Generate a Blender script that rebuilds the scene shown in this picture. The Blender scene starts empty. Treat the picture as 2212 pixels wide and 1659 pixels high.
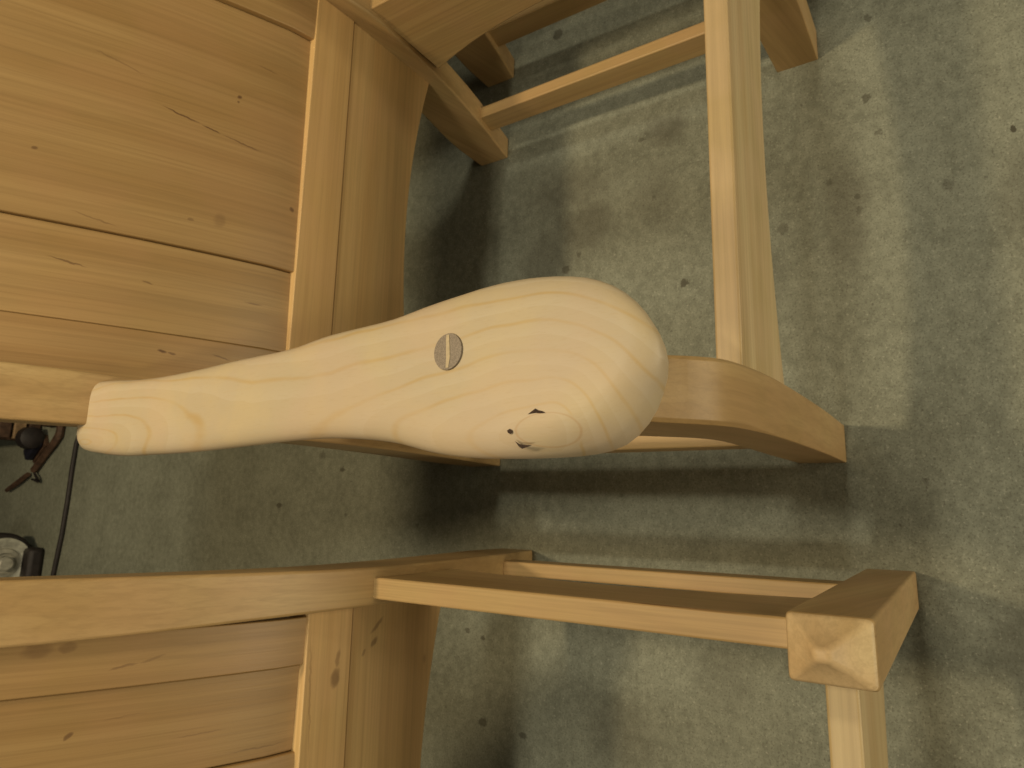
import bpy, bmesh, math, random
from mathutils import Vector, Matrix
random.seed(7)
S = bpy.context.scene
COL = S.collection

# ------------------------------------------------------------------ camera
CAM_LOC = Vector((-0.33559323, -0.10384161, 0.83867477))
RX = Vector((0.021469564, -0.832122946, -0.554175478))
RY = Vector((-0.982867111, 0.083927326, -0.164098892))   # image down
RZ = Vector((0.183060919, 0.548203983, -0.816064393))    # view direction
cam_d = bpy.data.cameras.new('camera'); cam = bpy.data.objects.new('camera', cam_d); COL.objects.link(cam)
m = Matrix((RX, -RY, -RZ)).transposed().to_4x4(); m.translation = CAM_LOC
cam.matrix_world = m
cam_d.sensor_width = 36.0; cam_d.lens = 36.0 * 1431.95 / 2212.0
cam_d.clip_start = 0.02; cam_d.clip_end = 60
cam_d.dof.use_dof = True; cam_d.dof.focus_distance = 0.36; cam_d.dof.aperture_fstop = 24.0
S.camera = cam

# ------------------------------------------------------------------ light
W = bpy.data.worlds.new('World'); S.world = W; W.use_nodes = True
bg = W.node_tree.nodes['Background']; bg.inputs[0].default_value = (1.0, 0.86, 0.62, 1); bg.inputs[1].default_value = 0.02

def area(name, loc, size, power, col, size_y=None, aim=None):
    l = bpy.data.lights.new(name, 'AREA'); l.energy = power; l.color = col
    l.size = size
    if size_y: l.shape = 'RECTANGLE'; l.size_y = size_y
    else: l.shape = 'DISK'
    o = bpy.data.objects.new(name, l); COL.objects.link(o); o.location = loc
    if aim is not None:
        o.rotation_euler = (Vector(aim) - Vector(loc)).to_track_quat('-Z', 'Y').to_euler()
    return o
TUBE = (1.0, 0.90, 0.68)
# a row of three ceiling lamps over the chairs
area('ceiling_lamp', (0.66, 0.03, 2.0), 0.20, 7.6, TUBE, aim=(-0.2, 0.2, 0.2))
area('ceiling_lamp', (-0.03, 0.26, 2.0), 0.14, 5.2, TUBE)
area('ceiling_lamp', (-1.06, 0.12, 2.0), 0.20, 8.2, TUBE, aim=(-0.2, 0.2, 0.2))
area('bench_lamp', (-0.12, 0.83, 2.0), 0.14, 15.0, (1.0, 0.78, 0.47))
area('front_fill', (-0.30, -2.3, 0.50), 1.7, 34.0, (1.0, 0.86, 0.61), 0.7, aim=(-0.2, 0.4, 0.45))  # added soft fill to brighten the front faces, not an actual lamp

S.view_settings.view_transform = 'Standard'; S.view_settings.look = 'None'
S.view_settings.exposure = -0.08; S.view_settings.gamma = 1.0
S.render.resolution_x = 1024; S.render.resolution_y = 768

# ------------------------------------------------------------------ material helpers
class NT:
    def __init__(self, name):
        self.m = bpy.data.materials.new(name); self.m.use_nodes = True
        self.t = self.m.node_tree; self.n = self.t.nodes; self.l = self.t.links
        self.b = self.n['Principled BSDF']
    def node(self, typ, **kw):
        x = self.n.new(typ)
        for k, v in kw.items():
            if k.startswith('i_'):
                x.inputs[k[2:].replace('_', ' ')].default_value = v
            else: setattr(x, k, v)
        return x
    def link(self, a, b): self.l.new(a, b)
    def val(self, x, inp):
        if hasattr(x, 'is_output') or isinstance(x, bpy.types.NodeSocket): self.l.new(x, inp)
        else: inp.default_value = x
    def math(self, op, a, b=0.0, c=0.0, clamp=False):
        x = self.n.new('ShaderNodeMath'); x.operation = op; x.use_clamp = clamp
        self.val(a, x.inputs[0]); self.val(b, x.inputs[1]); self.val(c, x.inputs[2])
        return x.outputs[0]
    def mapr(self, v, a, b, c=0.0, d=1.0, smooth=True):
        x = self.n.new('ShaderNodeMapRange'); x.interpolation_type = 'SMOOTHSTEP' if smooth else 'LINEAR'
        self.val(v, x.inputs['Value'])
        for k, q in zip(('From Min', 'From Max', 'To Min', 'To Max'), (a, b, c, d)): self.val(q, x.inputs[k])
        return x.outputs[0]
    def mix(self, f, a, b, blend='MIX'):
        x = self.n.new('ShaderNodeMix'); x.data_type = 'RGBA'; x.blend_type = blend
        self.val(f, x.inputs[0])
        for v, i in ((a, 6), (b, 7)):
            if isinstance(v, tuple): x.inputs[i].default_value = (*v, 1) if len(v) == 3 else v
            else: self.l.new(v, x.inputs[i])
        return x.outputs[2]
    def noise(self, vec, scale, detail=4, rough=0.5, dist=0.0):
        x = self.n.new('ShaderNodeTexNoise'); x.inputs['Scale'].default_value = scale
        x.inputs['Detail'].default_value = detail; x.inputs['Roughness'].default_value = rough
        x.inputs['Distortion'].default_value = dist
        self.l.new(vec, x.inputs['Vector']); return x.outputs[0]
    def mapping(self, vec, scale=(1, 1, 1), loc=(0, 0, 0), rot=(0, 0, 0)):
        x = self.n.new('ShaderNodeMapping'); self.l.new(vec, x.inputs[0])
        x.inputs['Scale'].default_value = scale; x.inputs['Location'].default_value = loc; x.inputs['Rotation'].default_value = rot
        return x.outputs[0]

# pin knots, cracks and mineral marks of single boards: x, z, half length, half width, angle, strength
MARKS_A = [(0.0389, 0.5283, 0.0180, 0.0010, -1.775, 0.80), (0.0329, 0.5024, 0.0083, 0.0009, -1.734, 0.90), (0.0284, 0.4749, 0.0195, 0.0010, -1.730, 0.60), (0.0788, 0.4812, 0.0023, 0.0022, -1.858, 0.80), (0.0728, 0.4809, 0.0014, 0.0014, -2.229, 0.70), (-0.0321, 0.6288, 0.0030, 0.0018, -1.521, 0.60), (-0.0279, 0.4216, 0.0025, 0.0025, -1.651, 0.70), (-0.0670, 0.5120, 0.0029, 0.0020, -1.606, 0.40), (-0.1296, 0.5958, 0.0152, 0.0009, -1.746, 0.60), (-0.2004, 0.5219, 0.0041, 0.0018, -1.744, 0.80), (-0.2019, 0.5146, 0.0034, 0.0012, -1.805, 0.60), (-0.0864, 0.5823, 0.0186, 0.0010, -1.780, 0.35), (0.1225, 0.4567, 0.0115, 0.0010, -1.715, 0.40), (0.0744, 0.5786, 0.0238, 0.0010, -1.821, 0.30), (-0.0605, 0.4880, 0.0061, 0.0080, -1.678, 0.25), (-0.1387, 0.4496, 0.0095, 0.0010, -1.613, 0.50), (-0.1368, 0.5383, 0.0045, 0.0010, -1.749, 0.50), (-0.1989, 0.4748, 0.0092, 0.0010, -1.791, 0.50)]
MARKS_B = [(0.2215, 0.6002, 0.0101, 0.0060, -1.422, 0.35), (0.2228, 0.5836, 0.0066, 0.0040, -1.487, 0.35), (0.2051, 0.5486, 0.0097, 0.0012, -1.357, 0.42), (0.2096, 0.5302, 0.0092, 0.0012, -1.295, 0.28), (0.1578, 0.5746, 0.0019, 0.0040, -2.241, 0.63), (0.1460, 0.4895, 0.0194, 0.0008, -1.519, 0.28), (0.1674, 0.5420, 0.0156, 0.0008, -1.510, 0.21), (0.1270, 0.4445, 0.0239, 0.0008, -1.579, 0.35)]
MARKS_R = [(0.1732, 0.3794, 0.0100, 0.0060, 3.062, 0.56), (0.1904, 0.3777, 0.0091, 0.0030, 2.943, 0.38), (0.1648, 0.4075, 0.0619, 0.0012, -3.080, 0.26), (0.2137, 0.3262, 0.0120, 0.0020, 2.274, 0.45), (0.1976, 0.3299, 0.0066, 0.0030, 2.399, 0.52), (0.1898, 0.3436, 0.0048, 0.0020, 2.527, 0.38), (0.9478, -0.5762, 0.0016, 0.0010, -1.288, 0.00), (0.1623, 0.3525, 0.0737, 0.0008, -3.131, 0.00)]
def wood(name, axis, light, dark, seed, streak=1.0, rough=0.42, marks=(), shear=0.0, flat_y=1.0):
    """oiled alder: grain along one axis of the chair"""
    t = NT(name)
    tc = t.node('ShaderNodeTexCoord'); oi = t.node('ShaderNodeObjectInfo')
    off = t.node('ShaderNodeVectorMath', operation='SCALE'); 
    cx = t.node('ShaderNodeCombineXYZ')
    r = oi.outputs['Random']
    t.link(r, cx.inputs[0]); t.link(t.math('MULTIPLY', r, 3.7), cx.inputs[1]); t.link(t.math('MULTIPLY', r, 7.3), cx.inputs[2])
    t.link(cx.outputs[0], off.inputs[0]); off.inputs['Scale'].default_value = 5.0
    add = t.node('ShaderNodeVectorMath', operation='ADD')
    sp = t.node('ShaderNodeSeparateXYZ'); t.link(tc.outputs['Object'], sp.inputs[0])     # the grain follows the lean of the board
    cb = t.node('ShaderNodeCombineXYZ'); t.link(sp.outputs[0], cb.inputs[0]); t.link(sp.outputs[2], cb.inputs[2])
    t.link(t.math('MULTIPLY', t.math('SUBTRACT', sp.outputs[1], t.math('MULTIPLY', sp.outputs[2], shear)), flat_y), cb.inputs[1])
    t.link(cb.outputs[0], add.inputs[0]); t.link(off.outputs[0], add.inputs[1])
    v = add.outputs[0]
    def sc(along, across):
        s = [across] * 3; s['XYZ'.index(axis)] = along; return tuple(s)
    big = t.noise(t.mapping(v, sc(1.1, 17), (seed, seed * 2, 0)), 1.0, 2, 0.5, 0.15)
    rings = t.noise(t.mapping(v, sc(1.3, 55), (0, seed, seed)), 1.0, 1, 0.4, 0.15)
    fine = t.noise(t.mapping(v, sc(22, 900)), 1.0, 3, 0.6)
    blot = t.noise(v, 26.0, 3, 0.55)
    f = t.math('ADD', t.math('MULTIPLY', big, 0.55), t.math('MULTIPLY', rings, 0.45))
    f = t.mapr(f, 0.34, 0.66)
    c = t.mix(f, dark, light)
    ringline = t.mapr(t.math('ABSOLUTE', t.math('SUBTRACT', t.math('FRACT', t.math('MULTIPLY', rings, 7.0)), 0.5)), 0.0, 0.16, 1.0, 0.0)
    c = t.mix(t.math('MULTIPLY', ringline, 0.16), c, tuple(0.55 * q for q in dark))
    c = t.mix(t.math('MULTIPLY', t.mapr(fine, 0.45, 0.75), 0.16), c, tuple(0.45 * q for q in dark))
    c = t.mix(t.math('MULTIPLY', t.mapr(blot, 0.35, 0.7), 0.09), c, tuple(q * s for q, s in zip(light, (1.0, 0.86, 0.7))))
    hue = t.noise(v, 14.0, 2, 0.5)
    c = t.mix(t.math('MULTIPLY', t.mapr(hue, 0.4, 0.62), 0.30), c, tuple(q * s for q, s in zip(light, (0.98, 0.86, 0.95))))
    # mineral streaks and pin knots
    mid = t.noise(t.mapping(v, sc(3.0, 260)), 1.0, 3, 0.6, 0.1)
    c = t.mix(t.math('MULTIPLY', t.mapr(mid, 0.38, 0.68), 0.26), c, tuple(0.55 * q for q in dark))
    c = t.mix(t.math('MULTIPLY', t.math('FRACT', t.math('MULTIPLY', r, 17.3)), 0.30), c, tuple(0.66 * q * s_ for q, s_ in zip(dark, (1.06, .97, .9))))
    st = t.noise(t.mapping(v, sc(6.5, 120), (3 + seed, 1, 2)), 1.0, 2, 0.5, 0.4)
    c = t.mix(t.math('MULTIPLY', t.mapr(st, 0.735, 0.80), 0.75 * streak), c, (0.10, 0.045, 0.018))
    vo = t.node('ShaderNodeTexVoronoi', feature='F1'); t.link(t.mapping(v, sc(6.0, 12.0), (seed * 3, 0, 5)), vo.inputs['Vector'])
    vo.inputs['Scale'].default_value = 1.0
    sep = t.node('ShaderNodeSeparateColor'); t.link(vo.outputs['Color'], sep.inputs[0])
    pk = t.math('MULTIPLY', t.mapr(vo.outputs['Distance'], 0.02, 0.07, 1.0, 0.0), t.math('GREATER_THAN', sep.outputs[0], 0.83))
    c = t.mix(t.math('MULTIPLY', pk, 0.8 * streak), c, (0.07, 0.03, 0.014))
    if marks:
        s3 = t.node('ShaderNodeSeparateXYZ'); wv = t.node('ShaderNodeVectorMath', operation='ADD')
        nz = t.node('ShaderNodeTexNoise'); nz.inputs['Scale'].default_value = 120; t.link(tc.outputs['Object'], nz.inputs['Vector'])
        nv = t.node('ShaderNodeVectorMath', operation='MULTIPLY_ADD'); t.link(nz.outputs['Color'], nv.inputs[0]); nv.inputs[1].default_value = (.004,) * 3; nv.inputs[2].default_value = (-.002,) * 3
        t.link(tc.outputs['Object'], wv.inputs[0]); t.link(nv.outputs[0], wv.inputs[1]); t.link(wv.outputs[0], s3.inputs[0])
        acc = None
        for (mx, mz, L, w_, ang, k) in marks:
            ca, sa = math.cos(ang), math.sin(ang)
            dx = t.math('SUBTRACT', s3.outputs[0], mx); dz = t.math('SUBTRACT', s3.outputs[2], mz)
            a = t.math('ADD', t.math('MULTIPLY', dx, ca / max(L, .001)), t.math('MULTIPLY', dz, sa / max(L, .001)))
            b = t.math('ADD', t.math('MULTIPLY', dx, -sa / w_), t.math('MULTIPLY', dz, ca / w_))
            r_ = t.math('ADD', t.math('MULTIPLY', a, a), t.math('MULTIPLY', b, b))
            q = t.mapr(r_, 0.15, 1.2, k, 0.0)
            acc = q if acc is None else t.math('MAXIMUM', acc, q)
        c = t.mix(acc, c, (0.085, 0.038, 0.018))
    t.link(c, t.b.inputs['Base Color'])
    t.b.inputs['Roughness'].default_value = rough
    t.b.inputs['Specular IOR Level'].default_value = 0.35
    bp = t.node('ShaderNodeBump', i_Strength=0.12, i_Distance=0.0006); t.link(fine, bp.inputs['Height'])
    t.link(bp.outputs[0], t.b.inputs['Normal'])
    return t.m

L1, D1 = (0.53, 0.375, 0.170), (0.43, 0.280, 0.115)
L2, D2 = tuple(q * 1.24 for q in L1), tuple(q * 1.38 for q in D1)
WX = wood('alder_grain_across', 'X', L2, D2, 1.0)
WXM = wood('alder_grain_across_knotty', 'X', L2, tuple(q * .92 for q in D2), 1.7, 1.3, 0.42, MARKS_R)
WY = wood('alder_grain_deep', 'Y', L1, D1, 2.0)
WZ = wood('alder_grain_upright', 'Z', tuple(q * .93 for q in L1), tuple(q * .9 for q in D1), 3.0, .6, shear=.2, flat_y=.7)
SL, SD = (0.400, 0.265, 0.110), (0.305, 0.188, 0.070)
SLAT_A = wood('alder_slat', 'Z', SL, SD, 4.0, .25, 0.38, MARKS_A, .45, .12)
SLAT_B = wood('alder_slat_knotty', 'Z', SL, SD, 4.6, .5, 0.38, MARKS_B, .45, .12)
PALE = wood('pale_alder_rail', 'X', (0.63, 0.515, 0.285), (0.45, 0.325, 0.150), 5.0, 2.0)

# pale unfinished maple of the armrest: growth rings round a knot and round the heel
KNOT = (-0.2995, 0.0536); HEEL = (-0.289, 0.505)
def arm_material():
    t = NT('bare_maple')
    tc = t.node('ShaderNodeTexCoord'); v = tc.outputs['Object']
    wob = t.noise(t.mapping(v, (9, 6, 9)), 1.0, 2, 0.5)
    wob2 = t.noise(t.mapping(v, (30, 18, 30)), 1.0, 2, 0.5)
    s = t.node('ShaderNodeSeparateXYZ'); t.link(v, s.inputs[0])
    w = t.math('ADD', t.math('MULTIPLY', t.math('SUBTRACT', wob, 0.5), 0.022), t.math('MULTIPLY', t.math('SUBTRACT', wob2, 0.5), 0.002))
    x = t.math('ADD', s.outputs[0], w); y = t.math('ADD', s.outputs[1], t.math('MULTIPLY', w, 1.6))
    def rad(c, ax, back, fwd, X=x, Y=y):
        a = t.math('DIVIDE', t.math('SUBTRACT', X, c[0]), ax); d = t.math('SUBTRACT', Y, c[1])
        b = t.math('ADD', t.math('DIVIDE', t.math('MAXIMUM', d, 0.0), back), t.math('DIVIDE', t.math('MINIMUM', d, 0.0), fwd))
        return t.math('SQRT', t.math('ADD', t.math('MULTIPLY', a, a), t.math('MULTIPLY', b, b)))
    r1 = rad(KNOT, 0.0085, 0.0310, 0.0100); r2 = rad(HEEL, 0.0200, 0.085, 0.085)
    rk = rad(KNOT, 0.0078, 0.0170, 0.0165, s.outputs[0], s.outputs[1])
    # potential with two centres: its level lines close round each and open between them
    pot = t.math('DIVIDE', 1.0, t.math('ADD', t.math('DIVIDE', 1.0, t.math('ADD', r1, 0.05)), t.math('DIVIDE', 0.42, t.math('ADD', r2, 0.05))))
    k = t.math('ADD', t.math('MULTIPLY', t.math('POWER', pot, 1.15), 0.86), t.math('MULTIPLY', wob2, 0.35))
    fr = t.math('FRACT', k)
    line = t.mapr(t.math('ABSOLUTE', t.math('SUBTRACT', fr, 0.5)), 0.0, 0.10, 1.0, 0.0)
    line = t.math('MULTIPLY', line, t.mapr(rk, 1.0, 1.25))
    soft = t.mapr(fr, 0.0, 0.5, 0.0, 1.0)
    brk = t.mapr(t.noise(t.mapping(v, (40, 14, 40)), 1.0, 3, 0.6), 0.30, 0.62, 0.30, 1.0)
    base = t.mix(t.math('MULTIPLY', soft, 0.75), (0.462, 0.385, 0.262), (0.435, 0.352, 0.226))
    base = t.mix(t.math('MULTIPLY', t.math('MULTIPLY', line, brk), 0.78), base, (0.42, 0.29, 0.12))
    fine = t.noise(t.mapping(v, (500, 20, 500)), 1.0, 3, 0.6)
    base = t.mix(t.math('MULTIPLY', t.mapr(fine, 0.45, 0.8), 0.10), base, (0.50, 0.34, 0.15))
    blot = t.noise(v, 30, 3, 0.5)
    base = t.mix(t.math('MULTIPLY', t.mapr(blot, 0.4, 0.7), 0.18), base, (0.60, 0.46, 0.20))
    hue = t.noise(v, 16.0, 2, 0.5)
    base = t.mix(t.math('MULTIPLY', t.mapr(hue, 0.4, 0.62), 0.40), base, (0.485, 0.362, 0.250))
    pore = t.noise(t.mapping(v, (1500, 130, 1500)), 1.0, 2, 0.6)
    base = t.mix(t.math('MULTIPLY', t.mapr(pore, 0.55, 0.72), 0.16), base, (0.36, 0.25, 0.12))
    # knot: thin broken bark ring
    ring = t.mapr(t.math('ABSOLUTE', t.math('SUBTRACT', rk, 1.0)), 0.0, 0.07, 1.0, 0.0)
    base = t.mix(t.math('MULTIPLY', ring, 0.38), base, (0.36, 0.20, 0.08))
    t.link(base, t.b.inputs['Base Color']); t.b.inputs['Roughness'].default_value = 0.46
    t.b.inputs['Specular IOR Level'].default_value = 0.3
    bp = t.node('ShaderNodeBump', i_Strength=0.1, i_Distance=0.0005); t.link(fine, bp.inputs['Height']); t.link(bp.outputs[0], t.b.inputs['Normal'])
    return t.m
MAPLE = arm_material()

def flat(name, col, rough=0.6, metal=0.0, var=0.25, scale=60):
    t = NT(name); tc = t.node('ShaderNodeTexCoord')
    n = t.noise(tc.outputs['Object'], scale, 4, 0.6)
    c = t.mix(t.mapr(n, 0.3, 0.7), tuple(q * (1 - var) for q in col), tuple(min(1, q * (1 + var)) for q in col))
    t.link(c, t.b.inputs['Base Color']); t.b.inputs['Roughness'].default_value = rough; t.b.inputs['Metallic'].default_value = metal
    bp = t.node('ShaderNodeBump', i_Strength=0.15, i_Distance=0.001); t.link(n, bp.inputs['Height']); t.link(bp.outputs[0], t.b.inputs['Normal'])
    return t.m
def walnut():
    t = NT('walnut_end_grain'); tc = t.node('ShaderNodeTexCoord')
    n = t.noise(tc.outputs['Object'], 1400, 2, 0.6)
    c = t.mix(t.mapr(n, 0.35, 0.65), (0.165, 0.130, 0.094), (0.255, 0.205, 0.152))
    t.link(c, t.b.inputs['Base Color']); t.b.inputs['Roughness'].default_value = 0.6
    return t.m
WALNUT = walnut()
WEDGE = flat('maple_wedge', (0.44, 0.35, 0.21), 0.6, 0, 0.12, 300)
BARK = flat('bark_pocket', (0.035, 0.018, 0.01), 0.9, 0, 0.4, 800)
ENDG = wood('alder_end_grain', 'Z', (0.62, 0.48, 0.26), (0.49, 0.35, 0.165), 6.0, 0.6, 0.5)

# ------------------------------------------------------------------ floor
def concrete():
    t = NT('workshop_concrete'); tc = t.node('ShaderNodeTexCoord'); v = tc.outputs['Object']
    big = t.noise(v, 3.2, 4, 0.55); mid = t.noise(v, 13, 5, 0.6); sm = t.noise(v, 75, 5, 0.72); fi = t.noise(v, 420, 3, 0.7)
    f = t.math('ADD', t.math('MULTIPLY', big, 0.22), t.math('ADD', t.math('MULTIPLY', mid, 0.26), t.math('MULTIPLY', sm, 0.52)))
    c = t.mix(t.mapr(f, 0.30, 0.68), (0.152, 0.160, 0.117), (0.305, 0.320, 0.246))
    c = t.mix(t.math('MULTIPLY', t.mapr(fi, 0.50, 0.66), 0.65), c, (0.10, 0.095, 0.065))
    c = t.mix(t.math('MULTIPLY', t.mapr(t.noise(v, 300, 2, 0.6), 0.60, 0.72), 0.45), c, (0.45, 0.45, 0.36))
    # soft dark patches at their own places
    s = t.node('ShaderNodeSeparateXYZ'); t.link(v, s.inputs[0])
    wx = t.math('ADD', s.outputs[0], t.math('MULTIPLY', t.math('SUBTRACT', t.noise(v, 16, 3, 0.6), 0.5), 0.06))
    wy = t.math('ADD', s.outputs[1], t.math('MULTIPLY', t.math('SUBTRACT', t.noise(t.mapping(v, (1, 1, 1), (9, 4, 0)), 16, 3, 0.6), 0.5), 0.06))
    acc = None
    for (sx, sy, ax, ay, k) in DARK_PATCHES:
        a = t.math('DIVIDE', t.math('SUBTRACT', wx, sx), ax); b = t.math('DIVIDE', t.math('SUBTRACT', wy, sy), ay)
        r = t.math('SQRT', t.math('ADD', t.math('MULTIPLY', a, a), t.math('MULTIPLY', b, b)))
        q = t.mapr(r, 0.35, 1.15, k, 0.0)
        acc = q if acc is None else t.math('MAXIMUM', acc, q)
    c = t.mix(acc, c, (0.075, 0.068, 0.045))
    ux = t.math('ADD', s.outputs[0], t.math('MULTIPLY', t.math('SUBTRACT', t.noise(v, 130, 3, 0.6), 0.5), 0.012))
    uy = t.math('ADD', s.outputs[1], t.math('MULTIPLY', t.math('SUBTRACT', t.noise(t.mapping(v, (1, 1, 1), (9, 4, 0)), 130, 3, 0.6), 0.5), 0.012))
    acc = None
    for (sx, sy, ax, ay, k) in SPOTS:
        a = t.math('DIVIDE', t.math('SUBTRACT', ux, sx), ax); b = t.math('DIVIDE', t.math('SUBTRACT', uy, sy), ay)
        r = t.math('ADD', t.math('MULTIPLY', a, a), t.math('MULTIPLY', b, b))
        q = t.mapr(r, 0.5, 1.3, k, 0.0)
        acc = q if acc is None else t.math('MAXIMUM', acc, q)
    c = t.mix(acc, c, (0.055, 0.048, 0.028))
    # drips and splashes
    for sc_, thr, lo, hi, k, seed in ((9, 0.80, 0.05, 0.10, 0.5, 1), (26, 0.86, 0.04, 0.12, 0.5, 5), (80, 0.84, 0.05, 0.15, 0.5, 9)):
        vo = t.node('ShaderNodeTexVoronoi', feature='F1')
        nn = t.node('ShaderNodeTexNoise'); nn.inputs['Scale'].default_value = 60; t.link(v, nn.inputs['Vector'])
        vm = t.node('ShaderNodeVectorMath', operation='MULTIPLY_ADD'); t.link(nn.outputs['Color'], vm.inputs[0]); vm.inputs[1].default_value = (0.014,) * 3
        t.link(t.mapping(v, (1, 1, 1), (seed, seed * 0.37, 0)), vm.inputs[2])
        t.link(vm.outputs[0], vo.inputs['Vector']); vo.inputs['Scale'].default_value = sc_
        sep = t.node('ShaderNodeSeparateColor'); t.link(vo.outputs['Color'], sep.inputs[0])
        q = t.math('MULTIPLY', t.mapr(vo.outputs['Distance'], lo, hi, 1.0, 0.0), t.math('GREATER_THAN', sep.outputs[0], thr))
        c = t.mix(t.math('MULTIPLY', q, k), c, (0.06, 0.055, 0.035))
    t.link(c, t.b.inputs['Base Color']); t.b.inputs['Roughness'].default_value = 0.75
    h = t.math('ADD', t.math('MULTIPLY', sm, 0.7), t.math('MULTIPLY', fi, 0.3))
    bp = t.node('ShaderNodeBump', i_Strength=0.35, i_Distance=0.002); t.link(h, bp.inputs['Height']); t.link(bp.outputs[0], t.b.inputs['Normal'])
    return t.m
DARK_PATCHES = [(0.205, 0.205, 0.035, 0.035, 0.55), (0.15, 0.36, 0.04, 0.09, 0.4), (0.085, 0.33, 0.05, 0.06, 0.5), (0.04, 0.40, 0.05, 0.06, 0.35),
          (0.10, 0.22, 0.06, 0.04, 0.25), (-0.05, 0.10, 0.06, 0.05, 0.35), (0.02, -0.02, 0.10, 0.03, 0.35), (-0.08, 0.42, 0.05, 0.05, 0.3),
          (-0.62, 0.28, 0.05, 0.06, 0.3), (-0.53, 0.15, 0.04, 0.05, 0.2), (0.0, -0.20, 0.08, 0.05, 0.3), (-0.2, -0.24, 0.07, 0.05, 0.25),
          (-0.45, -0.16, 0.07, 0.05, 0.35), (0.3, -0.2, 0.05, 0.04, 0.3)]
SPOTS = [(0.1616, -0.0500, 0.0060, 0.0048, 0.60), (0.2681, -0.0587, 0.0051, 0.0039, 0.50), (0.1143, -0.0595, 0.0048, 0.0038, 0.50), (0.0382, -0.0322, 0.0053, 0.0044, 0.50), (0.0203, -0.0330, 0.0047, 0.0039, 0.45), (0.0291, -0.1219, 0.0076, 0.0059, 0.35), (0.0778, -0.1854, 0.0048, 0.0035, 0.90), (0.4316, 0.3838, 0.0095, 0.0097, 0.70), (0.1971, 0.2411, 0.0044, 0.0043, 0.50), (0.0217, 0.3659, 0.0067, 0.0073, 0.60), (0.0417, 0.3437, 0.0044, 0.0047, 0.50), (-0.0325, 0.1825, 0.0059, 0.0057, 0.80), (0.0165, 0.0543, 0.0086, 0.0076, 0.45), (-0.2742, 0.8266, 0.0050, 0.0072, 0.70), (-0.3416, 0.9980, 0.0053, 0.0084, 0.70), (-0.5263, 0.5017, 0.0033, 0.0042, 0.70), (-0.5192, 0.5304, 0.0040, 0.0052, 0.60), (-0.6415, 0.4975, 0.0062, 0.0082, 0.60), (-0.6468, 0.4282, 0.0047, 0.0061, 0.60), (-0.3679, 0.6418, 0.0030, 0.0040, 0.50), (-0.2988, -0.0748, 0.0044, 0.0038, 0.40), (0.0643, -0.0019, 0.0049, 0.0041, 0.40)]
CONC = concrete()

# ------------------------------------------------------------------ mesh helpers
def link(name, bm, mat, parent=None, bevel=0.0017, seg=2, smooth=False, angle=40):
    me = bpy.data.meshes.new(name); bmesh.ops.recalc_face_normals(bm, faces=bm.faces); bm.to_mesh(me); bm.free()
    o = bpy.data.objects.new(name, me); COL.objects.link(o)
    for mm in (mat if isinstance(mat, list) else [mat]): me.materials.append(mm)
    if parent: o.parent = parent
    for p in me.polygons: p.use_smooth = True
    if bevel:
        b = o.modifiers.new('edge', 'BEVEL'); b.width = bevel; b.segments = seg; b.limit_method = 'ANGLE'; b.angle_limit = math.radians(35)
        b.harden_normals = False
    try: me.set_sharp_from_angle(angle=math.radians(angle))
    except Exception: pass
    if bevel:
        w = o.modifiers.new('wn', 'WEIGHTED_NORMAL'); w.keep_sharp = True
    return o
def loft(secs, cap=True, closed=False):
    """secs: list of rings (equal point counts)"""
    bm = bmesh.new(); R = [[bm.verts.new(p) for p in s] for s in secs]; n = len(secs[0])
    for a, b in zip(R, R[1:] + ([R[0]] if closed else [])):
        for i in range(n): bm.faces.new((a[i], a[(i + 1) % n], b[(i + 1) % n], b[i]))
    if cap and not closed: bm.faces.new(R[0]); bm.faces.new(R[-1])
    return bm
def box(x0, x1, y0, y1, z0, z1):
    return loft([[(x0, y0, z), (x1, y0, z), (x1, y1, z), (x0, y1, z)] for z in (z0, z1)])
def interp(tab, z):
    if z <= tab[0][0]: return tab[0][1]
    for (a, b), (c, d) in zip(tab, tab[1:]):
        if z <= c: return b + (d - b) * (z - a) / (c - a)
    return tab[-1][1]
def smooth_tab(tab, z):
    # Catmull-Rom on an uneven table
    n = len(tab)
    if z <= tab[0][0]: return tab[0][1]
    if z >= tab[-1][0]: return tab[-1][1]
    for i in range(n - 1):
        if z <= tab[i + 1][0]: break
    def sl(j):
        if j == 0: return (tab[1][1] - tab[0][1]) / (tab[1][0] - tab[0][0])
        if j == n - 1: return (tab[-1][1] - tab[-2][1]) / (tab[-1][0] - tab[-2][0])
        return (tab[j + 1][1] - tab[j - 1][1]) / (tab[j + 1][0] - tab[j - 1][0])
    h = tab[i + 1][0] - tab[i][0]; u = (z - tab[i][0]) / h
    a, b = tab[i][1], tab[i + 1][1]
    return (2*u**3 - 3*u*u + 1) * a + (u**3 - 2*u*u + u) * h * sl(i) + (-2*u**3 + 3*u*u) * b + (u**3 - u*u) * h * sl(i + 1)
def tube(path, r, n=8, close=False):
    bm = bmesh.new(); rings = []
    P = [Vector(p) for p in path]
    for i, p in enumerate(P):
        d = (P[min(i + 1, len(P) - 1)] - P[max(i - 1, 0)]).normalized()
        u = d.cross(Vector((0, 0, 1)));  u = u.normalized() if u.length > 1e-4 else Vector((1, 0, 0)); w = d.cross(u)
        rr = r[i] if isinstance(r, (list, tuple)) else r
        rings.append([bm.verts.new(p + (u * math.cos(a) + w * math.sin(a)) * rr) for a in [2 * math.pi * k / n for k in range(n)]])
    for a, b in zip(rings, rings[1:]):
        for i in range(n): bm.faces.new((a[i], a[(i + 1) % n], b[(i + 1) % n], b[i]))
    bm.faces.new(rings[0]); bm.faces.new(rings[-1]); return bm
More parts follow.
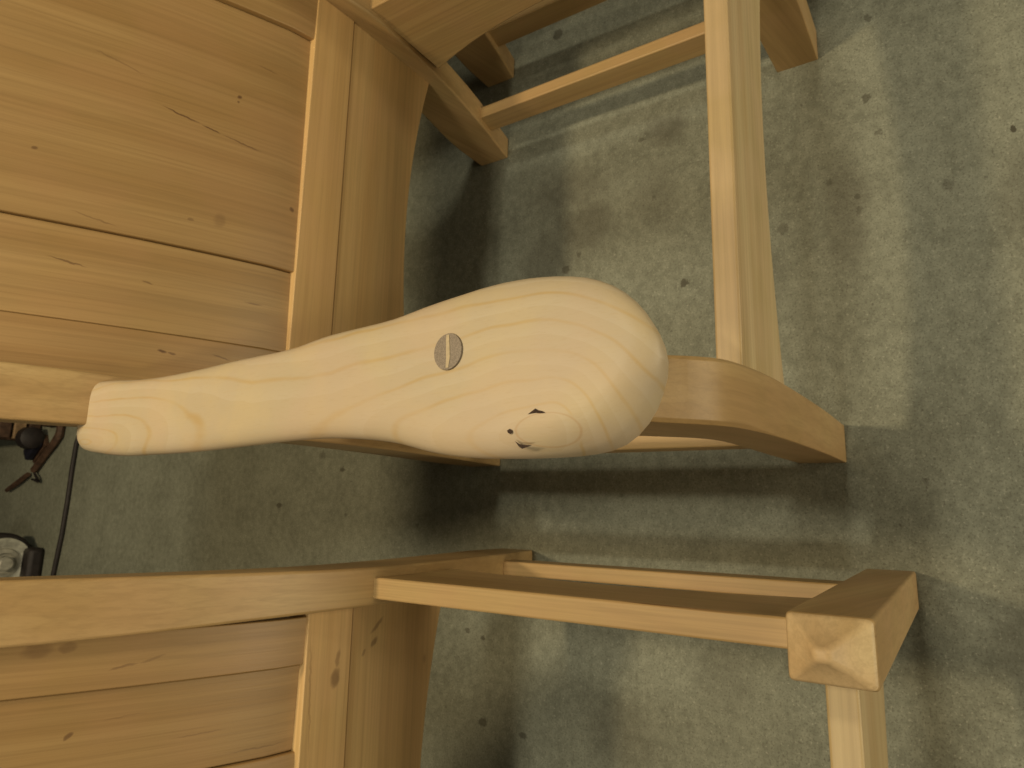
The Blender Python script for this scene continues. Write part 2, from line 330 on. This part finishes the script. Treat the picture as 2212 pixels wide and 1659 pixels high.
def lathe(prof, n=40, axis='Z', origin=(0, 0, 0)):
    bm = bmesh.new(); rings = []
    for (r, h) in prof:
        rg = []
        for k in range(n):
            a = 2 * math.pi * k / n; p = (r * math.cos(a), r * math.sin(a), h)
            if axis == 'Y': p = (p[0], p[2], p[1])
            rg.append(bm.verts.new(Vector(p) + Vector(origin)))
        rings.append(rg)
    for a, b in zip(rings, rings[1:]):
        for i in range(n): bm.faces.new((a[i], a[(i + 1) % n], b[(i + 1) % n], b[i]))
    bm.faces.new(rings[0]); bm.faces.new(rings[-1]); return bm
def tag(o, label, cat, group=None):
    o['label'] = label; o['category'] = cat
    if group: o['group'] = group
    return o
def empty(name, loc, rz=0.0):
    o = bpy.data.objects.new(name, None); COL.objects.link(o); o.location = loc; o.rotation_euler = (0, 0, rz); o.empty_display_size = 0.05
    return o

# ------------------------------------------------------------------ floor sheet
bm = bmesh.new()
vs = [bm.verts.new(p) for p in ((-5, -4, 0), (5, -4, 0), (5, 7, 0), (-5, 7, 0))]; bm.faces.new(vs)
fl = link('floor', bm, CONC, bevel=0); fl['kind'] = 'structure'

# ------------------------------------------------------------------ chair tables (metres, chair frame: x across, y back, z up)
POST_F = [(0, .4775), (.10, .457), (.20, .4415), (.30, .434), (.362, .432), (.44, .450), (.54, .490), (.63, .533), (.75, .592), (.90, .668), (1.03, .738)]
POST_B = [(0, .532), (.08, .531), (.19, .513), (.30, .497), (.39, .492), (.46, .503), (.54, .528), (.63, .566), (.75, .622), (.90, .694), (1.03, .760)]
POST_I = [(0, .238), (.30, .238), (.37, .238), (.44, .236), (.63, .2275), (1.03, .222)]
POST_O = [(0, .274), (.44, .274), (.63, .2745), (1.03, .272)]
PANEL = [(.361, .4575), (.413, .4605), (.44, .467), (.54, .507), (.63, .550), (.75, .609), (.90, .685), (1.03, .752)]
SEAT_Z = .361
def rear_leg(sg):
    secs = []; n = 34
    for k in range(n + 1):
        z = 1.03 * k / n
        f, b, i, o = (smooth_tab(q, z) for q in (POST_F, POST_B, POST_I, POST_O))
        secs.append([(sg * i, f, z), (sg * o, f, z), (sg * o, b, z), (sg * i, b, z)])
    return loft(secs)
def arched(axis, a0, a1, t0, t1, ztop, zend, zmid, n=18):
    secs = []
    for k in range(n + 1):
        u = k / n; a = a0 + (a1 - a0) * u; zb = zmid + (zend - zmid) * abs(2 * u - 1) ** 2.0
        if axis == 'X': secs.append([(a, t0, zb), (a, t1, zb), (a, t1, ztop), (a, t0, ztop)])
        else: secs.append([(t0, a, zb), (t1, a, zb), (t1, a, ztop), (t0, a, ztop)])
    return loft(secs)
def side_front_leg(sg):
    xi, xo, y0, y1 = .2350, .2740, .002, .0495
    zt = .4035; q = .0004
    bm = bmesh.new()
    def ring(z, d=0.0): return [bm.verts.new(p) for p in ((sg*(xi+d), y0+d, z), (sg*(xo-d), y0+d, z), (sg*(xo-d), y1-d, z), (sg*(xi+d), y1-d, z))]
    xm, ym = (xi + xo) / 2, (y0 + y1) / 2 + .002
    rs = [ring(0, .0015), ring(.004), ring(.20), ring(zt)]
    for a, b in zip(rs, rs[1:]):
        for i in range(4): bm.faces.new((a[i], a[(i+1)%4], b[(i+1)%4], b[i]))
    bm.faces.new(rs[0])
    # carved cap: four hollow facets rising to a small flat peak
    t = rs[-1]
    mids = []
    cor2 = []
    for i in range(4):
        c = t[i].co; d = Vector((sg*xm, ym, zt)) - c
        cor2.append(bm.verts.new(c + d * 0.48 + Vector((0, 0, .0080))))
    pk = []
    for i in range(4):
        c = t[i].co; d = Vector((sg*xm, ym, zt)) - c
        pk.append(bm.verts.new(c + d * 0.83 + Vector((0, 0, .0200))))
    for i in range(4):
        j = (i + 1) % 4
        bm.faces.new((t[i], t[j], cor2[j], cor2[i])).material_index = 1
        bm.faces.new((cor2[i], cor2[j], pk[j], pk[i])).material_index = 1
    bm.faces.new(pk).material_index = 1
    return bm
ARM_Z = .575
def arm_front_leg(sg):
    # square foot, square seat joint, then sweeps back and out and rounds into the tenon below the arm
    F = [(0, .0000), (.12, .0015), (.24, .0065), (.33, .0120), (.37, .0168), (.395, .0235), (.412, .035), (.428, .050), (.446, .066), (.48, .083), (.52, .094), (.556, .099)]
    B = [(0, .0500), (.12, .0550), (.22, .0575), (.28, .0600), (.31, .0700), (.33, .0880), (.35, .110), (.37, .122), (.40, .128), (.45, .132), (.52, .134), (.556, .134)]
    I = [(0, .2345), (.12, .2330), (.24, .2315), (.33, .2310), (.37, .2315), (.40, .2325), (.44, .2345), (.48, .2365), (.52, .2380), (.556, .2390)]
    O = [(0, .2775), (.24, .2770), (.33, .2775), (.37, .2780), (.40, .2790), (.44, .2790), (.48, .2775), (.52, .2750), (.556, .2725)]
    secs = []; n = 64
    for k in range(n + 1):
        z = .556 * k / n; f, b, i, o = (smooth_tab(q, z) for q in (F, B, I, O))
        ch = .0008 + .010 * max(0, (z - .44) / .116) + .0022 * max(0, min(1, (z - .30) / .06))
        secs.append([(sg*(i+ch), f, z), (sg*(o-ch), f, z), (sg*o, f+ch, z), (sg*o, b-ch, z), (sg*(o-ch), b, z), (sg*(i+ch), b, z), (sg*i, b-ch, z), (sg*i, f+ch, z)])
    return loft(secs)

# armrest plan: widest outline, (x, y, z) in the armchair's frame, left arm
def ray_to_z(u, v, z):
    d = RX * ((u - 1106.0) / 1431.95) + RY * ((v - 829.5) / 1431.95) + RZ
    k = (z - CAM_LOC.z) / d.z; p = CAM_LOC + d * k; return Vector((p.x, p.y, z))
ARM_PLAN = [(-0.2692, -0.0010, 0.19), (-0.2762, 0.0003, 0.49), (-0.2832, 0.0033, 0.79), (-0.2900, 0.0070, 0.95), (-0.2963, 0.0114, 1.00), (-0.3017, 0.0166, 1.00), (-0.3059, 0.0228, 0.99), (-0.3086, 0.0297, 0.93), (-0.3101, 0.0372, 0.84), (-0.3110, 0.0450, 0.71), (-0.3115, 0.0529, 0.57), (-0.3118, 0.0608, 0.42), (-0.3120, 0.0685, 0.28), (-0.3120, 0.0760, 0.17), (-0.3119, 0.0838, 0.09), (-0.3117, 0.0917, 0.04), (-0.3113, 0.0996, 0.02), (-0.3107, 0.1072, 0.00), (-0.3099, 0.1146, 0.00), (-0.3088, 0.1221, -0.00), (-0.3075, 0.1297, -0.00), (-0.3058, 0.1373, 0.00), (-0.3040, 0.1449, 0.00), (-0.3023, 0.1524, 0.00), (-0.3010, 0.1601, 0.00), (-0.3000, 0.1677, 0.00), (-0.2991, 0.1754, 0.00), (-0.2984, 0.1831, 0.00), (-0.2978, 0.1907, 0.00), (-0.2974, 0.1984, 0.00), (-0.2970, 0.2060, 0.00), (-0.2968, 0.2138, 0.00), (-0.2968, 0.2216, 0.00), (-0.2968, 0.2295, 0.00), (-0.2969, 0.2372, 0.00), (-0.2971, 0.2450, 0.00), (-0.2974, 0.2526, 0.00), (-0.2976, 0.2603, 0.00), (-0.2979, 0.2678, 0.00), (-0.2982, 0.2754, 0.00), (-0.2985, 0.2831, 0.00), (-0.2988, 0.2907, 0.00), (-0.2991, 0.2982, 0.00), (-0.2994, 0.3057, 0.00), (-0.2997, 0.3134, 0.00), (-0.3001, 0.3213, 0.00), (-0.3004, 0.3294, 0.00), (-0.3007, 0.3374, 0.00), (-0.3009, 0.3452, 0.00), (-0.3011, 0.3530, 0.00), (-0.3013, 0.3607, 0.00), (-0.3014, 0.3685, 0.00), (-0.3015, 0.3764, 0.00), (-0.3016, 0.3842, 0.00), (-0.3016, 0.3919, 0.00), (-0.3017, 0.3997, 0.00), (-0.3017, 0.4074, 0.00), (-0.3018, 0.4153, 0.00), (-0.3019, 0.4232, 0.00), (-0.3019, 0.4310, 0.00), (-0.3019, 0.4387, 0.00), (-0.3018, 0.4463, 0.00), (-0.3015, 0.4540, 0.00), (-0.3011, 0.4618, 0.00), (-0.3005, 0.4698, 0.00), (-0.2998, 0.4778, 0.00), (-0.2991, 0.4855, 0.00), (-0.2983, 0.4930, 0.00), (-0.2976, 0.5004, 0.00), (-0.2968, 0.5080, 0.00), (-0.2955, 0.5155, 0.00), (-0.2931, 0.5225, 0.00), (-0.2891, 0.5283, 0.00), (-0.2833, 0.5316, 0.00), (-0.2763, 0.5320, 0.00), (-0.2690, 0.5303, 0.00), (-0.2615, 0.5282, 0.00), (-0.2540, 0.5263, 0.00), (-0.2468, 0.5241, 0.00), (-0.2411, 0.5205, 0.00), (-0.2377, 0.5148, 0.00), (-0.2364, 0.5078, 0.00), (-0.2362, 0.5004, 0.00), (-0.2365, 0.4930, 0.00), (-0.2369, 0.4853, 0.00), (-0.2375, 0.4772, 0.00), (-0.2382, 0.4689, 0.00), (-0.2388, 0.4608, 0.00), (-0.2393, 0.4528, 0.00), (-0.2398, 0.4450, 0.00), (-0.2401, 0.4373, 0.00), (-0.2404, 0.4298, 0.00), (-0.2406, 0.4221, 0.00), (-0.2408, 0.4145, 0.00), (-0.2409, 0.4068, 0.00), (-0.2409, 0.3992, 0.00), (-0.2408, 0.3914, 0.00), (-0.2407, 0.3836, 0.00), (-0.2405, 0.3757, 0.00), (-0.2404, 0.3678, 0.00), (-0.2401, 0.3600, 0.00), (-0.2399, 0.3523, 0.00), (-0.2396, 0.3446, 0.00), (-0.2393, 0.3369, 0.00), (-0.2389, 0.3293, 0.00), (-0.2386, 0.3217, 0.00), (-0.2383, 0.3139, 0.00), (-0.2380, 0.3061, 0.00), (-0.2377, 0.2983, 0.00), (-0.2376, 0.2903, 0.00), (-0.2374, 0.2822, 0.00), (-0.2373, 0.2741, 0.00), (-0.2371, 0.2661, 0.00), (-0.2368, 0.2585, 0.00), (-0.2364, 0.2511, 0.00), (-0.2358, 0.2437, 0.00), (-0.2348, 0.2362, 0.00), (-0.2337, 0.2287, 0.00), (-0.2327, 0.2213, 0.00), (-0.2320, 0.2137, 0.00), (-0.2315, 0.2059, 0.00), (-0.2311, 0.1981, 0.00), (-0.2308, 0.1902, 0.00), (-0.2305, 0.1825, 0.00), (-0.2302, 0.1747, 0.00), (-0.2297, 0.1669, 0.00), (-0.2291, 0.1593, 0.00), (-0.2281, 0.1518, 0.00), (-0.2269, 0.1442, 0.00), (-0.2257, 0.1366, 0.00), (-0.2247, 0.1289, 0.00), (-0.2238, 0.1212, 0.00), (-0.2230, 0.1135, 0.00), (-0.2222, 0.1058, 0.00), (-0.2214, 0.0981, 0.00), (-0.2209, 0.0905, 0.00), (-0.2206, 0.0828, 0.00), (-0.2207, 0.0750, 0.00), (-0.2210, 0.0673, 0.00), (-0.2217, 0.0596, 0.00), (-0.2227, 0.0519, 0.00), (-0.2241, 0.0443, 0.00), (-0.2260, 0.0369, 0.00), (-0.2288, 0.0298, 0.00), (-0.2324, 0.0230, 0.00), (-0.2370, 0.0168, 0.00), (-0.2424, 0.0113, 0.00), (-0.2484, 0.0066, 0.00), (-0.2550, 0.0027, 0.00), (-0.2620, -0.0001, 0.03)]
def armrest(sg):
    pts = [Vector(p) for p in ARM_PLAN]      # x, y, w (weight of the hollow bevel at the outer front)
    n = len(pts)
    P = [Vector((sg * -1 * p.x if sg > 0 else p.x, p.y)) for p in pts]
    area2 = sum(P[i].x * P[(i+1) % n].y - P[(i+1) % n].x * P[i].y for i in range(n))
    s = 1 if area2 > 0 else -1
    nor = []
    for i in range(n):
        d = P[(i + 2) % n] - P[i - 2]; nn = Vector((-d.y, d.x)) * s; nor.append(nn.normalized())
    wts = [p.z for p in pts]
    def zw(w): return .5665 - .013 * w
    loops = []
    prof = [(-1, 0)]
    def ring(f):
        out = []
        for i in range(n):
            ins, z = f(wts[i]); q = P[i] + nor[i] * ins; out.append(Vector((q.x, q.y, z)))
        for _ in range(int(f(0)[0] * 900)):       # the deeper the inset, the softer the outline
            out = [out[i] * .5 + (out[i - 1] + out[(i + 1) % n]) * .25 for i in range(n)]
        return [tuple(q) for q in out]
    rings = [ring(lambda w: (.0230 + .004*w, .5450)), ring(lambda w: (.0150, .5455)), ring(lambda w: (.0070, .5490 - .002*w)), ring(lambda w: (.0020, .5555 - .006*w)),
             ring(lambda w: (0, zw(w))), ring(lambda w: (.0010 + .003*w, .5700 - .006*w)), ring(lambda w: (.0035 + .006*w, .5728 - .002*w)), ring(lambda w: (.0075 + .006*w, .5744 - .0004*w)), ring(lambda w: (.0120 + .004*w, .5750)), ring(lambda w: (.0170 + .002*w, .5751))]
    return loft(rings)

def stretcher(sg): return box(*sorted((sg*.2475, sg*.2650)), .045, .478, .068, .107)

JOINTS = {'a': [-.232, -.184, -.0965, .1805, .232], 'b': [-.232, -.178, -.060, .118, .1905, .232]}
REC = {'a': [(-.0005, .0005), (.0026, .0050), (.0004, .0055), (-.0008, -.0012)],
       'b': [(-.0005, .0005), (.003, .004), (.0008, .0030), (.0070, .0048), (.0002, -.0006)]}
def slat(x0, x1, r0, r1):
    secs = []; n = 16
    for k in range(n + 1):
        z = .405 + (.955 - .405) * k / n; y = smooth_tab(PANEL, z)
        g = .0003
        f = 1.0 - 0.018 * (z - .4) / .5   # the row narrows a little upwards with the posts
        secs.append([((x0 + g) * f, y + r0, z), ((x1 - g) * f, y + r1, z), ((x1 - g) * f, y + .014 + r1, z), ((x0 + g) * f, y + .014 + r0, z)])
    return loft(secs)

def chair(loc, rz, arms, kind, label):
    root = empty('armchair' if arms else 'side_chair', loc, rz)
    tag(root, label, 'chair', None)
    for sg in (-1, 1):
        link('rear_leg', rear_leg(sg), WZ, root, .0026, 3)
        link('front_leg', arm_front_leg(sg) if arms else side_front_leg(sg), WZ if arms else [WZ, ENDG], root, .0012 if arms else .0026, 2 if arms else 4)
        a, b = sorted((sg * .2445, sg * .2645))
        link('side_rail', arched('Y', .045, .434, a, b, SEAT_Z, .232, .262), WY, root)
        link('side_stretcher', stretcher(sg), WY, root, .0015)
    link('front_rail', arched('X', -.2345, .2345, .0180, .0372, SEAT_Z, .218, .2525), PALE, root)
    link('rear_rail', arched('X', -.2385, .2385, .459, .479, SEAT_Z - .0012, .222, .253), WX if kind == 'a' else WXM, root, .0008)
    # bottom rail of the back, standing on the rear seat rail
    link('back_rail', loft([[(-.238, .4570, z0), (.238, .4570, z0), (.238, .481, z0), (-.238, .481, z0)] if i == 0 else [(-.237, .4585, z0), (.237, .4585, z0), (.237, .486, z0), (-.237, .486, z0)] for i, z0 in enumerate((SEAT_Z + .0012, .4145))]), WX if kind == 'a' else WXM, root, .0008)
    secs = []
    for k in range(13):
        x = -.225 + .45 * k / 12; zt = 1.005 + .02 * (1 - (x / .225) ** 2); y0 = smooth_tab(PANEL, .93); y1 = smooth_tab(PANEL, 1.0)
        secs.append([(x, y0 - .004, .935), (x, y0 + .022, .935), (x, y1 + .022, zt), (x, y1 - .004, zt)])
    link('crest_rail', loft(secs), WX, root, .002)
    J = JOINTS[kind]
    for (x0, x1), (r0, r1) in zip(zip(J, J[1:]), REC[kind]):
        link('back_slat', slat(x0, x1, r0, r1), SLAT_A if kind == 'a' else SLAT_B, root, .0009, 2)
    if arms:
        for sg in (-1, 1):
            ar = link('armrest', armrest(sg), MAPLE, root, 0, smooth=True, angle=75)
            if sg < 0: ar['label'] = 'pale bare wood armrest with a knot and a round dark plug'
            cx_, cy_ = (sg * .2558, .1137)
            tn = link('tenon', lathe([(.0085, .560), (.0089, .5756), (.0087, .5762), (.0080, .57625)], 36, origin=(0, 0, 0)), WALNUT, ar, 0, angle=30)
            for v in tn.data.vertices: v.co.x = v.co.x * 1.12 + cx_; v.co.y = v.co.y * 1.06 + cy_
            w = bmesh.new(); top = .5766
            out = [(-.0088, -.0008), (-.003, -.0016), (.003, -.0011), (.0090, -.0004), (.0090, .0014), (.002, .0012), (-.004, .0009), (-.0088, .0010)]
            secs = [[(cx_ + a, cy_ + b - .0004, z) for a, b in out] for z in (.5745, top)]
            link('wedge', loft(secs), WEDGE, ar, 0)
            if sg < 0:
                for (u0, v0, pts) in KNOT_BITS:
                    secs = []
                    for z in (.5747, .5754):
                        secs.append([tuple(ray_to_z(u0 + a, v0 + b * .95, z)) for a, b in pts])
                    link('bark_pocket', loft(secs), BARK, ar, 0)
    return root
KNOT_BITS = [(1158, 889, [(-18, 6), (-8, -2), (-2, -7), (5, -3), (14, -1), (20, 3), (8, 4), (-2, 3)]),
             (1101, 932, [(-6, -2), (0, -6), (5, -3), (6, 3), (1, 6), (-4, 3)]),
             (1130, 962, [(-18, -10), (-8, -3), (2, -1), (20, 0), (6, 5), (-2, 8), (-9, 3)])]

chair((0, 0, 0), 0, True, 'a', 'armchair with a pale bare paddle-shaped armrest and slatted back, in the middle')
chair((-0.66638, -0.06206, 0), 0.006022, False, 'b', 'armless chair at the bottom, its front leg ending in a faceted peak')
chair((0.652, -.012, 0), -.012, False, 'a', 'chair cut off by the top edge, with only a rear leg and stretcher showing')

# ------------------------------------------------------------------ things on the floor behind
BLACK = flat('black_rubber', (0.02, 0.015, 0.014), 0.6, 0, 0.3)
GREYM = flat('grey_metal', (0.42, 0.41, 0.34), 0.5, 0.3, 0.25)
BROWN = flat('rusty_brown_iron', (0.09, 0.05, 0.03), 0.7, 0.2, 0.4)
TAN = flat('plywood_offcut', (0.28, 0.18, 0.09), 0.7, 0, 0.3)
cord = [(-.05, 1.80, .006), (-.12, 1.835, .006), (-.1934, 1.864, .006), (-.26, 1.868, .006), (-.34, 1.868, .006), (-.43, 1.873, .006), (-.5394, 1.890, .006), (-.66, 1.92, .006), (-.85, 1.93, .006), (-1.1, 1.88, .006)]
tag(link('power_cord', tube(cord, .0058, 10), BLACK, bevel=0), 'thin black cord lying across the floor behind the chairs', 'cord')

w = empty('machine_wheel', (-.5090, 2.035, 0))
tag(w, 'round grey machine wheel on a black base at the left edge', 'wheel')
link('base', box(-.060, .040, -.07, .16, .0, .040), BLACK, w, .012)
link('tyre', lathe([(.03, .05), (.072, .05), (.078, .044), (.078, .006), (.072, 0), (.03, 0)], 44, 'Y', (0, -.02, .082)), BLACK, w, 0, angle=30)
link('disc', lathe([(.062, .0), (.066, -.008), (.060, -.013), (.040, -.013), (.037, -.020), (.028, -.022), (.024, -.016)], 44, 'Y', (0, -.021, .082)), GREYM, w, 0, angle=30)
link('hub', lathe([(.019, -.010), (.019, -.034), (.014, -.038)], 30, 'Y', (0, -.021, .082)), GREYM, w, 0, angle=30)
link('rim_ring', lathe([(.062, -.0135), (.0645, -.0150), (.0600, -.0155), (.0575, -.0138)], 44, 'Y', (0, -.021, .082)), flat('worn_steel_edge', (.5, .5, .42), .4, .3), w, 0, angle=60)

c = empty('bar_clamp', (0, 0, 0))
tag(c, 'bent rusty clamp arm lying on the floor behind the armchair post', 'clamp')
def flr(u, v, z=.012): p = ray_to_z(u, v, z); return (p.x, p.y, z)
link('arm', tube([(-.1287, 1.965, .012), (-.1470, 1.955, .012), (-.1656, 1.957, .012), (-.190, 1.985, .012), (-.225, 2.035, .012), (-.2608, 2.085, .012)], [.012, .010, .011, .010, .009, .010], 6), BROWN, c, 0)
link('jaw', box(-.140, -.100, 1.93, 2.035, 0, .03), BROWN, c, .004)
link('screw', tube([(-.272, 2.12, .012), (-.295, 2.18, .012), (-.318, 2.25, .012)], [.007, .008, .006], 6), BROWN, c, 0)
link('hook', tube([(-.262, 2.09, .012), (-.282, 2.055, .014), (-.292, 2.045, .014), (-.286, 2.085, .014)], [.003, .0035, .005, .003], 6), BLACK, c, 0)

b = empty('tool_crate', (0, 0, 0))
tag(b, 'low brown slatted crate with dark fittings at the far left edge', 'crate')
for z0 in (.004, .040, .076):
    link('slat', box(-.175, .30, 2.10, 2.118, z0, z0 + .030), BROWN if z0 != .040 else TAN, b, .003)
link('post', box(-.178, -.150, 2.119, 2.150, 0, .112), BROWN, b, .003)
link('top_board', box(-.18, .30, 2.095, 2.42, .113, .128), TAN, b, .003)
link('knob', lathe([(.024, .0), (.032, -.02), (.030, -.05), (.018, -.058)], 24, 'Y', (-.172, 2.10, .040)), BLACK, b, 0, angle=40)
for x0 in (-.105, -.060):
    link('latch', box(x0, x0 + .022, 2.088, 2.0995, .085, .122), BLACK, b, .002)

k = empty('sanding_block', (0, 0, 0))
tag(k, 'dark blue black sanding block lying on the floor in front of the crate', 'block')
link('grip', loft([[(-.235, 2.10, z), (-.190, 2.045, z), (-.165, 2.06, z), (-.205, 2.125, z)] for z in (.012, .034)]), flat('navy_rubber', (.012, .012, .022), .5), k, .006, 3)
link('pad', loft([[(-.240, 2.10, z), (-.190, 2.038, z), (-.160, 2.058, z), (-.205, 2.132, z)] for z in (0, .0115)]), BROWN, k, .001)
